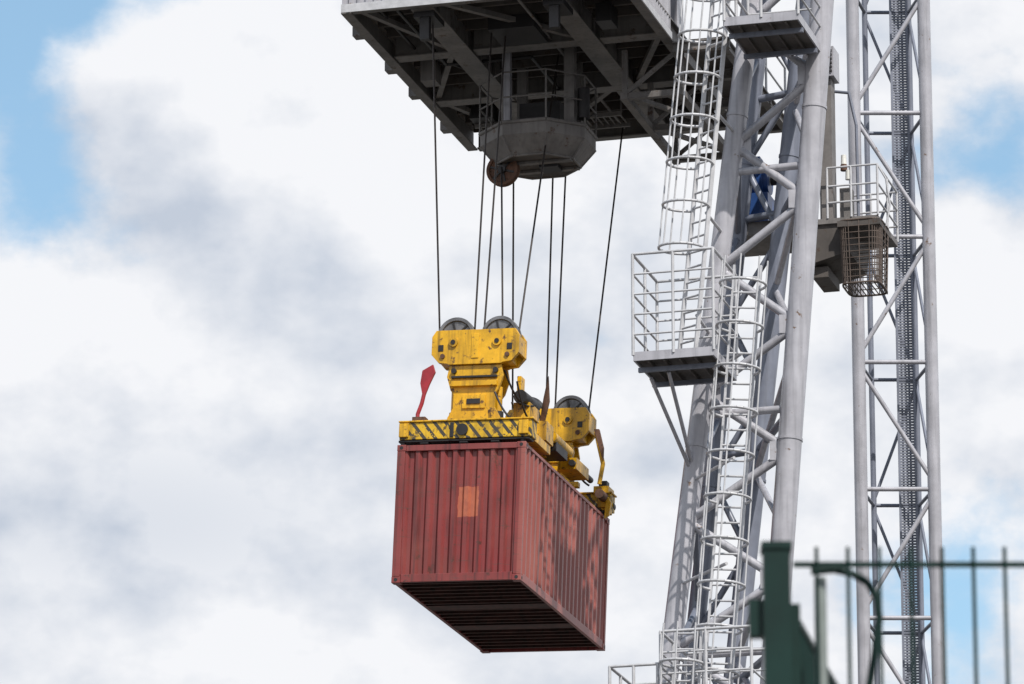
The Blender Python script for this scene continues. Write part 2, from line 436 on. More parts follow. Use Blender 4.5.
# ---- machinery platform above the load
T0 = V((-3.10, 95.27, 35.40)); tf = frame(T0)
TW, TL = 5.4, 8.6
ug = MB()
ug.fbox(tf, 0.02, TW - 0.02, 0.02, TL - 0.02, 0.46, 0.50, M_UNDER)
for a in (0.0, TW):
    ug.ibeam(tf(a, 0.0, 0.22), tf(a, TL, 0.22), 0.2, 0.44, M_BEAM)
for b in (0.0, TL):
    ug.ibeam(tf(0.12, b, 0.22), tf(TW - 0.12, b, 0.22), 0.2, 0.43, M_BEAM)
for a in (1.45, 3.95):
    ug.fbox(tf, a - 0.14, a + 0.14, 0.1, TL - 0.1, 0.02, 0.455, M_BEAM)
    ug.fbox(tf, a - 0.22, a + 0.22, 0.1, TL - 0.1, -0.01, 0.018, M_BEAM)
    b = 0.6
    while b < TL - 0.3:                       # web stiffeners
        ug.fbox(tf, a - 0.2, a - 0.141, b, b + 0.02, 0.02, 0.45, M_BEAM)
        ug.fbox(tf, a + 0.141, a + 0.2, b, b + 0.02, 0.02, 0.45, M_BEAM); b += 0.95
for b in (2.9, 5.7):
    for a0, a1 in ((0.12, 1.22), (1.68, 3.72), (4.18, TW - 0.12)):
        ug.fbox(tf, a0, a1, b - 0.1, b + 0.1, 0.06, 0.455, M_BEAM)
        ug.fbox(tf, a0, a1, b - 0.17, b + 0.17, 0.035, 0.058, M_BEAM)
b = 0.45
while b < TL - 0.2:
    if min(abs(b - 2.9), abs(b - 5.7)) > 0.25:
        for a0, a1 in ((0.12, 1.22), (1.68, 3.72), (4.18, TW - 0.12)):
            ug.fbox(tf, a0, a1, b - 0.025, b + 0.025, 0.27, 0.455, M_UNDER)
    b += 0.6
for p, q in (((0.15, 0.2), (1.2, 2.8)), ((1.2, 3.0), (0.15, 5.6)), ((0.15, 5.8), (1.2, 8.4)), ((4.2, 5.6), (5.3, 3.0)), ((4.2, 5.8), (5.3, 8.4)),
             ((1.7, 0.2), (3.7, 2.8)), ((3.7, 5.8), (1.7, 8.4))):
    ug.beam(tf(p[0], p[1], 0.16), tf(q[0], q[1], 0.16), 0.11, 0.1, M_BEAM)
for b in (1.3, 3.4, 5.0, 7.2):
    ug.fbox(tf, -0.28, -0.10, b, b + 0.25, 0.02, 0.2, M_BEAM)
for a in (1.45, 3.95):
    ug.fbox(tf, a - 0.09, a + 0.09, 0.25, 0.4, -0.55, -0.012, M_DARK)
    ug.fbox(tf, a - 0.2, a + 0.2, 0.22, 0.9, -0.12, -0.013, M_DARK)
ug.fbox(tf, 0.35, 0.65, 3.7, 4.1, -0.15, 0.26, M_BEAM)
ug.fbox(tf, 4.45, 4.75, 1.4, 1.9, -0.1, 0.26, M_DARK)
ug.fbox(tf, 2.3, 3.2, 1.6, 2.6, 0.0, 0.26, M_DARK)
ug.fbox(tf, 0.5, 0.95, 6.6, 7.1, 0.0, 0.26, M_DARK)
ug.path([tf(0.9, 0.3, 0.1), tf(0.9, 3.6, 0.1), tf(2.6, 3.6, 0.1), tf(2.6, 8.3, 0.1)], 0.035, M_DARK)
ug.path([tf(3.2, 0.3, 0.15), tf(3.2, 8.4, 0.15)], 0.03, M_BEAM)
ug.path([tf(0.5, 0.3, 0.2), tf(0.5, 3.0, 0.2), tf(1.2, 4.4, 0.2)], 0.03, M_DARK)
# hanging service walkway under the rear with grating bars
k = 0.0
while k < 2.9:
    ug.fbox(tf, 0.55 + k, 0.575 + k, 7.0, 7.7, -0.02, 0.0, M_BEAM); k += 0.12
for b in (7.0, 7.7):
    ug.beam(tf(0.5, b, -0.03), tf(3.5, b, -0.03), 0.05, 0.09, M_BEAM)
for a in (0.5, 1.5, 2.5, 3.5):
    ug.tube(tf(a, 7.0, 0), tf(a, 7.0, 0.45), 0.02, M_BEAM, 6)
for b in (3.4, 5.4, 7.4):
    ug.beam(tf(4.5, b, -0.02), tf(4.5, b, -0.95), 0.1, 0.1, M_BEAM, up=L)
    ug.beam(tf(5.6, b, 0.1), tf(5.6, b, -0.95), 0.1, 0.1, M_BEAM, up=L)
    ug.beam(tf(4.5, b, -0.95), tf(5.6, b, -0.95), 0.12, 0.12, M_BEAM)
    ug.beam(tf(4.5, b, -0.9), tf(5.6, b, -0.05), 0.07, 0.07, M_BEAM)
ug.beam(tf(4.5, 3.3, -0.96), tf(4.5, 7.5, -0.96), 0.14, 0.13, M_BEAM)
ug.beam(tf(5.6, 3.3, -0.96), tf(5.6, 7.5, -0.96), 0.14, 0.13, M_BEAM)
ug.beam(tf(4.5, 3.4, -0.9), tf(5.6, 5.4, -0.9), 0.08, 0.08, M_BEAM)
ug.beam(tf(4.5, 5.4, -0.9), tf(5.6, 7.4, -0.9), 0.08, 0.08, M_BEAM)
# side gallery towards the tower
ug.fbox(tf, 5.65, 6.5, 3.2, 8.4, -0.02, 0.02, M_UNDER)
for b in (3.2, 5.0, 6.7, 8.4):
    ug.ibeam(tf(5.5, b, -0.12), tf(6.6, b, -0.12), 0.14, 0.2, M_BEAM)
ug.ibeam(tf(6.5, 3.1, -0.12), tf(6.5, 8.5, -0.12), 0.14, 0.22, M_BEAM)
for b in (3.2, 4.9, 6.7, 8.4):
    ug.tube(tf(6.5, b, 0), tf(6.5, b, 1.1), 0.025, M_LIGHT, 8)
for z in (0.55, 1.1): ug.tube(tf(6.5, 3.2, z), tf(6.5, 8.4, z), 0.022, M_LIGHT, 8)
ug.obj('machinery_platform', crane)
hs = MB()
hs.fbox(tf, -0.06, TW + 0.06, -0.13, -0.105, -0.02, 0.14, M_LIGHT)
hs.corrug(tf(-0.05, -0.1, 0.14), W, UP, -L, TW + 0.1, 3.2, 0.16, 0.045, M_GREY)
hs.fbox(tf, TW + 0.105, TW + 0.13, -0.1, 3.0, -0.02, 0.12, M_LIGHT)
hs.corrug(tf(TW + 0.1, -0.1, 0.12), L, UP, W, 3.1, 3.2, 0.16, 0.045, M_GREY)
hs.corrug(tf(-0.1, -0.1, 0.5), L, UP, -W, 3.1, 2.85, 0.16, 0.045, M_GREY)
hs.corrug(tf(-0.05, 3.0, 0.5), W, UP, L, TW + 0.1, 2.85, 0.16, 0.045, M_GREY)
hs.fbox(tf, -0.25, TW + 0.25, -0.25, 3.15, 3.36, 3.45, M_GREY)
hs.obj('machinery_house', crane)

# ---- hanging sheave pod
pd = MB()
pc = V((0.50, 98.5, 0))
def octp(R, z, k=8):
    return [pc + (W * math.cos(math.radians(22.5 + 45 * i)) * R * 1.04 + L * math.sin(math.radians(22.5 + 45 * i)) * R) + UP * z for i in range(k)]
rings = [octp(1.08, 34.05), octp(1.08, 33.80), octp(0.80, 33.45)]
for r0, r1 in zip(rings[:-1], rings[1:]):
    for i in range(8):
        j = (i + 1) % 8; pd.poly([r0[i], r0[j], r1[j], r1[i]], M_BEAM)
pd.poly(rings[-1], M_UNDER); pd.poly(octp(1.06, 34.0), M_UNDER)
for i in range(8):
    j = (i + 1) % 8; pd.tube(rings[0][i], rings[0][j], 0.04, M_BEAM, 8)
    pd.tube(rings[2][i], rings[2][j], 0.025, M_BEAM, 8); pd.tube(rings[1][i], rings[2][i], 0.02, M_BEAM, 6)
    pd.tube(rings[0][i], rings[0][i] + UP * 1.0, 0.02, M_BEAM, 6)
    for z in (0.5, 1.0): pd.tube(rings[0][i] + UP * z, rings[0][j] + UP * z, 0.018, M_BEAM, 6)
for a, b, w_, m_ in ((-0.45, -0.6, 0.075, M_GREY), (0.75, -0.4, 0.1, M_BEAM), (-0.5, 0.7, 0.09, M_BEAM), (0.6, 0.7, 0.09, M_BEAM)):
    p = pc + W * a + L * b
    pd.box(p + UP * 34.9, W * w_, L * w_, UP * 0.95, m_)
pd.box(pc + W * 0.1 + L * 0.1 + UP * 34.35, W * 0.4, L * 0.35, UP * 0.3, M_DARK)
pd.tube(pc + W * 1.0 - L * 0.35 + UP * 34.2, pc + W * 1.0 - L * 0.35 + UP * 34.8, 0.12, M_DARK, 14)
for bb in (-0.3, 0.25):
    pd.beam(pc + W * -0.75 + L * bb + UP * 33.42, pc + W * 0.75 + L * bb + UP * 33.42, 0.12, 0.05, M_BEAM)
pd.box(pc + W * 0.25 + UP * 33.40, W * 0.18, L * 0.2, UP * 0.045, M_DARK)
pd.obj('sheave_pod', crane)

def sheave(mb, c, axis, R=0.35, th=0.07, mat=M_SHEAVE, hub=M_DARK):
    mb.lathe(c, axis, [(0.0, -0.03), (R * .78, -0.03), (R * .82, -th), (R, -th), (R, -th * .8), (R * .9, 0), (R, th * .8), (R, th), (R * .82, th), (R * .78, 0.03), (0, 0.03)], mat, 36)
    mb.lathe(c, axis, [(0.0, -th * 1.3), (R * .25, -th * 1.3), (R * .25, th * 1.3), (0, th * 1.3)], hub, 20)
    d = V(axis).normalized(); a = d.orthogonal().normalized(); e = d.cross(a)
    for k in range(6):
        t = k * math.pi / 3; o = a * math.cos(t) + e * math.sin(t)
        mb.box(V(c) + o * R * .52, o * R * .28, d * th * .75, d.cross(o) * 0.018, hub)
ps = MB()
sheave(ps, (-0.17, 98.35, 33.32), L + W * 0.1, 0.32, mat=M_RUST)
ps.box((-0.17, 98.35, 33.68), W * 0.10, L * 0.14, UP * 0.14, M_DARK)
ps.obj('lower_sheave', crane)

# ------------------------------------------------------------------ container + spreader
R0 = V((0.150, 95.0, 24.47))
MC = Matrix.Translation(R0) @ Matrix.Rotation(-PHI, 4, 'Z') @ Matrix.Rotation(math.radians(2.3), 4, 'Y')
CW, CL, CH = 2.438, 6.058, 2.591
X = V((1, 0, 0)); Y = V((0, 1, 0))
lf = lambda a, b, c: V((a, b, c))
cont = empty('shipping_container', MC)
def child(mb, name, par, bevel=0):
    o = mb.obj(name, None, None, bevel); o.parent = par; return o
fm = MB()
for x0, x1 in ((-CW, -CW + 0.15), (-0.15, 0)):
    fm.fbox(lf, x0, x1, 0.0, 0.10, 0.118, CH - 0.118, M_CONT)
    fm.fbox(lf, x0, x1, CL - 0.10, CL, 0.118, CH - 0.118, M_CONT)
for y0, y1 in ((0.004, 0.07), (CL - 0.07, CL - 0.004)):
    fm.fbox(lf, -CW + 0.165, -0.165, y0, y1, CH - 0.12, CH - 0.01, M_CONT)
    fm.fbox(lf, -CW + 0.165, -0.165, y0, y1, 0.01, 0.16, M_CONT)
for x0, x1 in ((-CW + 0.006, -CW + 0.07), (-0.07, -0.006)):
    fm.fbox(lf, x0, x1, 0.18, CL - 0.18, CH - 0.075, CH - 0.012, M_CONT)
    fm.fbox(lf, x0, x1, 0.18, CL - 0.18, 0.012, 0.165, M_CONT)
for x0, x1 in ((-CW - 0.004, -CW + 0.162), (-0.162, 0.004)):
    for y0, y1 in ((-0.004, 0.174), (CL - 0.174, CL + 0.004)):
        for z0, z1 in ((0, 0.116), (CH - 0.116, CH)):
            fm.fbox(lf, x0, x1, y0, y1, z0, z1, M_CONT)
            xm = (x0 + x1) / 2; zm = (z0 + z1) / 2; yf = y0 if y0 < 1 else y1; sgn = -1 if y0 < 1 else 1
            fm.tube(lf(xm, yf, zm), lf(xm, yf + sgn * 0.003, zm), 0.033, M_DARK, 14)  # casting holes drawn as dark discs, their shade put into the colour
            xf = x1 if x1 > -1 else x0; sx = 1 if x1 > -1 else -1; ym = (y0 + y1) / 2
            fm.tube(lf(xf, ym, zm), lf(xf + sx * 0.003, ym, zm), 0.033, M_DARK, 14)
child(fm, 'corner_frame', cont, 0.008)
pn = MB()
pn.corrug((-CW + 0.15, 0.03, 0.16), X, UP, -Y, CW - 0.30, CH - 0.28, 0.238, 0.055, M_CONT)
pn.corrug((-CW + 0.15, CL - 0.03, 0.16), X, UP, Y, CW - 0.30, CH - 0.28, 0.238, 0.045, M_CONT)
pn.corrug((-0.018, 0.10, 0.165), Y, UP, X, CL - 0.20, CH - 0.24, 0.278, 0.042, M_CONT)
pn.corrug((-CW + 0.018, 0.10, 0.165), Y, UP, -X, CL - 0.20, CH - 0.24, 0.278, 0.042, M_CONT)
pn.corrug((-CW + 0.07, 0.07, CH - 0.04), Y, X, UP, CL - 0.14, CW - 0.14, 0.21, 0.02, M_CONT)
child(pn, 'corrugated_panels', cont)
fl = MB()
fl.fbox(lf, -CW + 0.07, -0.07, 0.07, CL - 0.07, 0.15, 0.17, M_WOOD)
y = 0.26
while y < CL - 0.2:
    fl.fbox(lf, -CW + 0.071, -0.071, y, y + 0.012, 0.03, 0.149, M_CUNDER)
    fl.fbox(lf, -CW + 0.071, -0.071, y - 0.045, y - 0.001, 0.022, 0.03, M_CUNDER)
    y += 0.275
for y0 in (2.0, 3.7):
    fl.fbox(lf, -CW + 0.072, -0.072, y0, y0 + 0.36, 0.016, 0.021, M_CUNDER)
child(fl, 'underframe', cont)

spr = empty('container_spreader', MC)
zt = CH
eb = MB()
for y0 in (0.02, CL - 0.36):
    eb.fbox(lf, -CW + 0.02, 0.10, y0, y0 + 0.34, zt + 0.10, zt + 0.42, M_HAZ)
    eb.fbox(lf, -CW + 0.00, 0.13, y0 - 0.03, y0 + 0.37, zt + 0.423, zt + 0.455, M_YEL)
    eb.fbox(lf, -CW + 0.0, 0.06, y0 + 0.02, y0 + 0.30, zt + 0.055, zt + 0.098, M_DARK)
    for xx in (-CW + 0.08, -0.08):
        eb.tube((xx, y0 + 0.08, zt - 0.03), (xx, y0 + 0.08, zt + 0.09), 0.05, M_DARK, 12)
        eb.fbox(lf, xx - 0.06, xx + 0.12, y0 - 0.05, y0 - 0.004, zt + 0.14, zt + 0.40, M_YEL)
    eb.tube((-CW / 2, y0 - 0.035, zt + 0.26), (-CW / 2, y0 - 0.003, zt + 0.26), 0.11, M_DARK, 20)
    eb.fbox(lf, -1.45, -1.38, y0 - 0.025, y0 - 0.004, zt + 0.12, zt + 0.40, M_DARK)
    for xx in (-1.95, -1.2, -0.6):
        eb.fbox(lf, xx - 0.08, xx + 0.08, y0 + 0.03, y0 + 0.2, zt + 0.02, zt + 0.054, M_DARK)
child(eb, 'end_beams', spr, 0.01)
mb_ = MB()
for x0 in (-1.85, -0.95):
    mb_.fbox(lf, x0, x0 + 0.36, 0.40, CL - 0.4, zt + 0.12, zt + 0.44, M_YEL)
mb_.fbox(lf, -1.45, -1.0, 0.6, CL - 0.6, zt + 0.2, zt + 0.55, M_DARK)
for y0 in (0.5, 1.6, 2.8, 4.0, 5.2):
    mb_.fbox(lf, -2.0, -0.42, y0, y0 + 0.16, zt + 0.445, zt + 0.55, M_YEL)
child(mb_, 'main_frame', spr, 0.01)

def headblock(par, yc, xc, dz):
    h = MB()
    z0, z1 = 4.34 + dz, 5.00 + dz; hw = 0.84; t = 0.55
    y0 = yc - t / 2
    prof = [(-hw, z1 - 0.12), (-hw + 0.08, z1), (hw - 0.08, z1), (hw, z1 - 0.12), (hw, z0 + 0.20), (hw - 0.14, z0 + 0.04), (hw - 0.3, z0 + 0.02),
            (0.5, z0), (-0.5, z0), (-hw + 0.3, z0 + 0.02), (-hw + 0.14, z0 + 0.04), (-hw, z0 + 0.20)]
    prof = prof[::-1]
    h.prism([(xc + a, y0, b) for a, b in prof], (0, 0.10, 0), M_YEL)
    h.prism([(xc + a, y0 + t - 0.10, b) for a, b in prof], (0, 0.10, 0), M_YEL)
    h.fbox(lf, xc - hw + 0.15, xc + hw - 0.15, y0 + 0.101, y0 + t - 0.101, z0 + 0.05, z0 + 0.28, M_YEL)
    for sx in (-1, 1):
        h.fbox(lf, xc + sx * (hw - 0.03) - 0.025, xc + sx * (hw - 0.03) + 0.025, y0 + 0.101, y0 + t - 0.101, z0 + 0.2, z1 - 0.14, M_YEL)
        sheave(h, V((xc + sx * 0.42, yc - 0.08, z0 + 0.59)), Y, 0.355, 0.065)
        sheave(h, V((xc + sx * 0.42, yc + 0.10, z0 + 0.59)), Y, 0.345, 0.055)
        h.tube((xc + sx * 0.42, y0 - 0.04, z0 + .42), (xc + sx * 0.42, y0 - 0.002, z0 + .42), 0.085, M_YEL, 18)
        h.tube((xc + sx * 0.42, y0 - 0.055, z0 + .42), (xc + sx * 0.42, y0 - 0.041, z0 + .42), 0.045, M_DARK, 14)
        h.fbox(lf, xc + sx * 0.66 - 0.05, xc + sx * 0.66 + 0.05, y0 - 0.012, y0 - 0.002, z0 + .26, z0 + .38, M_DARK)
        h.tube((xc + sx * 0.62, y0 - 0.03, z0 + .16), (xc + sx * 0.62, y0 - 0.002, z0 + .16), 0.045, M_RUST, 12)
    h.fbox(lf, xc - 0.07, xc + 0.07, y0 - 0.015, y0 - 0.002, z0 + .11, z0 + .58, M_YEL)
    nb = 3.02
    nk = [(-0.50, z0 - 0.01), (0.50, z0 - 0.01), (0.54, z0 - .22), (0.46, z0 - .48), (0.40, z0 - .56), (0.40, z0 - .82), (0.50, min(z0 - 1.0, 3.34)), (0.56, nb),
          (-0.56, nb), (-0.50, min(z0 - 1.0, 3.34)), (-0.40, z0 - .82), (-0.40, z0 - .56), (-0.46, z0 - .48), (-0.54, z0 - .22)]
    h.prism([(xc + a, y0 + 0.06, b) for a, b in nk], (0, 0.08, 0), M_YEL)
    h.prism([(xc + a, y0 + t - 0.06, b) for a, b in nk], (0, 0.06, 0), M_YEL)
    h.fbox(lf, xc - 0.26, xc + 0.26, y0 + 0.142, y0 + t - 0.07, nb + .02, z0 - .04, M_YEL)
    h.fbox(lf, xc - 0.44, xc + 0.44, y0 - 0.02, y0 + 0.058, z0 - .42, z0 - .32, M_YEL)
    h.fbox(lf, xc - 0.44, xc + 0.44, y0 + 0.0, y0 + 0.057, z0 - .26, z0 - .22, M_DARK)
    h.fbox(lf, xc - 0.22, xc + 0.22, y0 + 0.03, y0 + 0.058, z0 - .84, z0 - .58, M_YEL)
    h.fbox(lf, xc - 0.13, xc + 0.13, y0 + 0.01, y0 + 0.029, z0 - .76, z0 - .66, M_DARK)
    h.fbox(lf, xc - 0.36, xc + 0.36, y0 + 0.0, y0 + 0.059, z0 - 1.14, z0 - 1.10, M_DARK)
    for sx in (-1, 1):
        h.tube((xc + sx * 0.40, y0 - 0.0, z0 - .12), (xc + sx * 0.40, y0 + 0.058, z0 - .12), 0.05, M_DARK, 14)
        h.fbox(lf, xc + sx * 0.42 - 0.06, xc + sx * 0.42 + 0.06, y0 + 0.0, y0 + 0.058, nb + .02, nb + .22, M_HAZ)
        h.tube((xc + sx * 0.42, y0 + 0.25, nb), (xc + sx * 0.42, y0 + 0.25, z0 - .4), 0.07, M_YEL, 14)
        h.tube((xc + sx * 0.42, y0 + 0.25, nb), (xc + sx * 0.42, y0 + 0.25, nb + .4), 0.10, M_DARK, 14)
    child(h, 'headblock', par, 0.012)
YF, DZF, XF = 5.60, -0.36, -1.12
headblock(spr, 1.0, -1.25, -0.05); headblock(spr, YF, XF, DZF)

xt = MB()
# red corner flipper (raised) on a rod: a kite-shaped plate, longer below
xt.prism([(-2.06, 0.10, 4.02), (-1.86, 0.10, 4.13), (-1.81, 0.10, 3.98), (-1.91, 0.10, 3.76), (-2.02, 0.10, 3.46), (-2.09, 0.10, 3.78)][::-1], (0, 0.05, 0), M_REDP)
xt.path([(-2.01, 0.13, 3.6), (-2.05, 0.13, 3.4), (-2.12, 0.13, 3.2), (-2.12, 0.13, 3.02)], 0.04, M_REDP)
xt.fbox(lf, -2.2, -1.95, 0.05, 0.25, 3.05, 3.13, M_RUST)
# control cabinet, hydraulics and hoses between the headblocks
xt.fbox(lf, -0.68, -0.36, 1.45, 2.1, 3.1, 3.72, M_YEL)
xt.fbox(lf, -0.34, -0.10, 1.7, 2.2, 3.05, 3.42, M_YEL)
xt.tube((-0.50, 1.25, 3.78), (-0.50, 2.2, 3.82), 0.13, M_DARK, 16)
xt.fbox(lf, -0.95, -0.55, 2.3, 3.6, 3.1, 3.62, M_YEL)
xt.fbox(lf, -0.50, -0.12, 2.5, 3.3, 3.05, 3.36, M_DARK)
xt.tube((-0.2, 2.4, 3.30), (-0.2, 3.6, 3.30), 0.11, M_YEL, 16)
xt.fbox(lf, -0.42, -0.05, 3.7, 4.6, 3.0, 3.22, M_YEL)
xt.tube((-0.12, 3.6, 3.10), (-0.12, 5.0, 3.10), 0.06, M_DARK, 14)
xt.fbox(lf, -0.60, -0.52, 1.35, 1.6, 3.8, 4.2, M_YEL)
xt.prism([(-0.30, 1.9, 3.4), (-0.20, 1.9, 3.45), (-0.12, 1.9, 3.85), (-0.16, 1.9, 4.34), (-0.24, 1.9, 3.9)], (0, 0.05, 0), M_RUST)
# right-hand far flipper and its actuator
xt.path([(-0.16, 5.45, 4.15), (-0.10, 5.45, 3.9), (-0.02, 5.5, 3.55), (-0.08, 5.5, 3.15)], 0.045, M_YEL, 8)
xt.prism([(-0.2, 5.4, 4.22), (-0.10, 5.4, 4.22), (0.0, 5.4, 3.85), (0.0, 5.4, 3.6), (-0.10, 5.4, 3.9)], (0, 0.08, 0), M_RUST)
xt.fbox(lf, -0.22, 0.08, 5.60, 6.02, 3.00, 3.14, M_YEL)
xt.fbox(lf, 0.02, 0.10, 5.70, 5.86, 2.62, 2.99, M_YEL)
xt.tube((-0.02, 5.3, 2.92), (-0.02, 5.68, 2.92), 0.09, M_RUST, 14)
xt.tube((0.02, 5.9, 2.82), (0.02, 6.05, 2.82), 0.10, M_DARK, 16)
xt.fbox(lf, -0.16, 0.0, 5.75, 5.95, 3.143, 3.28, M_DARK)
xt.prism([(0.01, 5.6, 2.50), (0.10, 5.6, 2.56), (0.14, 5.6, 2.80), (0.04, 5.6, 2.98)], (0, 0.08, 0), M_YEL)
for xx in (-0.1, -CW + 0.12):
    xt.fbox(lf, xx - 0.1, xx + 0.12, 0.40, 1.6, zt + 0.14, zt + 0.30, M_YEL)
def hose(p0, p1, sag, r=0.022):
    p0 = V(p0); p1 = V(p1); pts = []
    for i in range(13):
        t = i / 12; pts.append(p0.lerp(p1, t) - UP * sag * 4 * t * (1 - t))
    xt.path(pts, r, M_DARK, 6)
hose((-0.72, 0.9, 4.2), (-0.3, 1.6, 3.7), 0.25)
hose((-0.5, 1.0, 4.0), (-0.35, 1.7, 3.4), 0.2); hose((-0.4, 2.1, 3.8), (-0.7, 4.9, 3.9), 0.35)
hose((-0.7, 5.1, 3.9), (-0.25, 5.4, 3.1), 0.15); hose((-0.9, 2.1, 3.9), (-1.1, 5.0, 3.9), 0.3)
hose((-0.8, 0.6, 3.7), (-0.3, 0.3, 3.05), 0.1)
child(xt, 'flippers_and_hydraulics', spr, 0.006)

# ---- hoist ropes
rp = MB()
yn, yf_ = 0.95, YF - 0.05
xl, xr = -1.67, -0.83
fxl, fxr = XF - .42, XF + .42
zn, zf = 4.88, 4.93 + DZF
falls = [((-1.50, 95.5, 35.9), (xl - 0.34, yn, zn)), ((-0.36, 96.4, 35.9), (xl + 0.33, yn, zn)),
         ((-0.09, 96.6, 35.9), (xr - 0.33, yn, zn)), ((0.92, 98.5, 35.9), (xr + 0.34, yn, zn)),
         ((-0.20, 98.3, 33.4), (-0.85, 1.15, 4.85)),
         ((0.03, 98.4, 33.4), (fxl - 0.34, yf_, zf)), ((0.86, 99.4, 35.9), (fxl + 0.33, yf_, zf)),
         ((1.14, 99.5, 35.9), (fxr - 0.33, yf_, zf)), ((2.255, 102.5, 35.9), (fxr + 0.34, yf_, zf))]
for t, bl in falls:
    rp.tube(t, MC @ V(bl), 0.018, M_ROPE, 8)
rp.obj('hoist_ropes', crane)

# ------------------------------------------------------------------ second lattice mast
mast = empty('lattice_mast')
mm = MB()
MX0, MX1, MY0, MY1 = 7.34, 8.88, 110.0, 111.4
rails = {'a': (MX0, MY0), 'b': (MX1, MY0), 'c': (MX0 + 0.36, MY1), 'd': (MX1 - 0.22, MY1)}
ZT = 48
for k, (x, y_) in rails.items():
    r = 0.14 if k in 'ab' else 0.06
    mm.tube((x, y_, GZ), (x, y_, ZT), r, M_GREY2 if k in 'cd' else M_GREY, 20)
def mp(k, z): return V((rails[k][0], rails[k][1], z))
st = 2.777; z = 32.80 - st * 10; i = 0
while z < ZT - st:
    mm.tube(mp('a', z), mp('b', z), 0.05, M_GREY, 10)
    mm.tube(mp('a', z), mp('c', z), 0.04, M_GREY2, 10); mm.tube(mp('b', z), mp('d', z), 0.04, M_GREY2, 10)
    mm.tube(mp('c', z), mp('d', z), 0.04, M_GREY2, 10)
    p, q = ('a', 'b') if i % 2 == 0 else ('b', 'a')
    mm.tube(mp(p, z + 0.15), mp(q, z + st - 0.1), 0.05, M_GREY, 10)
    p, q = ('d', 'c') if i % 2 == 0 else ('c', 'd')
    mm.tube(mp(p, z + 0.1), mp(q, z + st - 0.1), 0.035, M_GREY2, 10)
    mm.tube(mp('b', z + 0.1), mp('d', z + st - 0.1), 0.035, M_GREY2, 10)
    z += st; i += 1
mm.obj('lattice', mast)
ct = MB()
for xx in (8.21, 8.55):
    ct.box((xx, 110.7, 27), X * 0.022, Y * 0.05, UP * 20, M_GREY2)
z = 15.0
while z < 46:
    ct.box((8.38, 110.72, z), X * 0.148, Y * 0.015, UP * 0.021, M_GREY2); z += 0.062
for xx in (8.30, 8.38, 8.46): ct.tube((xx, 110.80, 7), (xx, 110.80, 47), 0.022, M_GREY2, 8)
ct.obj('cable_tray', mast)

# ------------------------------------------------------------------ foreground fence
fence = empty('metal_fence')
ff = MB()
FY = 14.0
ff.box((0.704, FY, (GZ + 5.13) / 2), X * 0.036, Y * 0.036, UP * (5.13 - GZ) / 2, M_GREEN)
ff.box((0.704, FY, 5.142), X * 0.041, Y * 0.041, UP * 0.01, M_GREEN)
ff.box((0.648, FY + 0.01, 4.95), X * 0.018, Y * 0.02, UP * 0.05, M_GREEN)
for zz in (5.10, 4.15, 3.3):
    ff.box((2.35, FY + 0.012, zz), X * 1.60, Y * 0.004, UP * 0.0075, M_GREEN)
k = 0
while 0.812 + k * 0.0836 < 3.9:
    xx = 0.812 + k * 0.0836
    ff.tube((xx, FY, GZ + 0.05), (xx, FY, 5.145), 0.0055, M_GREEN, 8); k += 1
ff.box((3.95, FY, (GZ + 5.13) / 2), X * 0.036, Y * 0.036, UP * (5.13 - GZ) / 2, M_GREEN)
ff.obj('front_panel', fence)
f2 = MB()
d = V((0.19, 1.04, 0)).normalized(); p0 = V((0.745, 14.05, 0))
for zz in (4.98, 4.4, 3.8, 3.2):
    f2.tube(p0 + UP * zz, p0 + d * 3.2 + UP * zz, 0.009, M_GREEN, 8)
for k in range(64):
    q = p0 + d * (0.05 * k); f2.tube(q + UP * (GZ + 0.03), q + UP * 5.0, 0.005, M_GREEN, 6)
for t in (0.02, 1.5, 3.2):
    q = p0 + d * t; f2.box(q + UP * (GZ + 0.95), X * 0.02, Y * 0.03, UP * 0.95, M_GREEN)
f2.obj('side_panel', fence)
f3 = MB()
f3.tube((0.824, FY + 0.06, GZ), (0.824, FY + 0.06, 5.075), 0.0165, M_TUBEG, 14)
f3.path([(0.80, FY + 0.05, 5.09), (0.86, FY + 0.05, 5.096), (0.91, FY + 0.05, 5.085), (0.95, FY + 0.05, 5.06), (0.974, FY + 0.05, 5.02),
         (0.980, FY + 0.05, 4.96), (0.965, FY + 0.05, 4.86), (0.945, FY + 0.05, 4.75), (0.94, FY + 0.05, GZ)], 0.011, M_GREEN, 10)
f3.obj('gate_hoop', fence)

# ------------------------------------------------------------------ sky and light
sun_az = math.radians(154); sun_el = math.radians(49)
to_sun = V((math.sin(sun_az) * math.cos(sun_el), math.cos(sun_az) * math.cos(sun_el), math.sin(sun_el)))
sd = bpy.data.lights.new('sun', 'SUN'); sd.energy = 5.0; sd.angle = math.radians(0.5); sd.color = (1.0, 0.955, 0.89)
so = bpy.data.objects.new('sun', sd); scene.collection.objects.link(so)
so.rotation_euler = (-to_sun).to_track_quat('-Z', 'Y').to_euler(); so.location = (60, -60, 90)

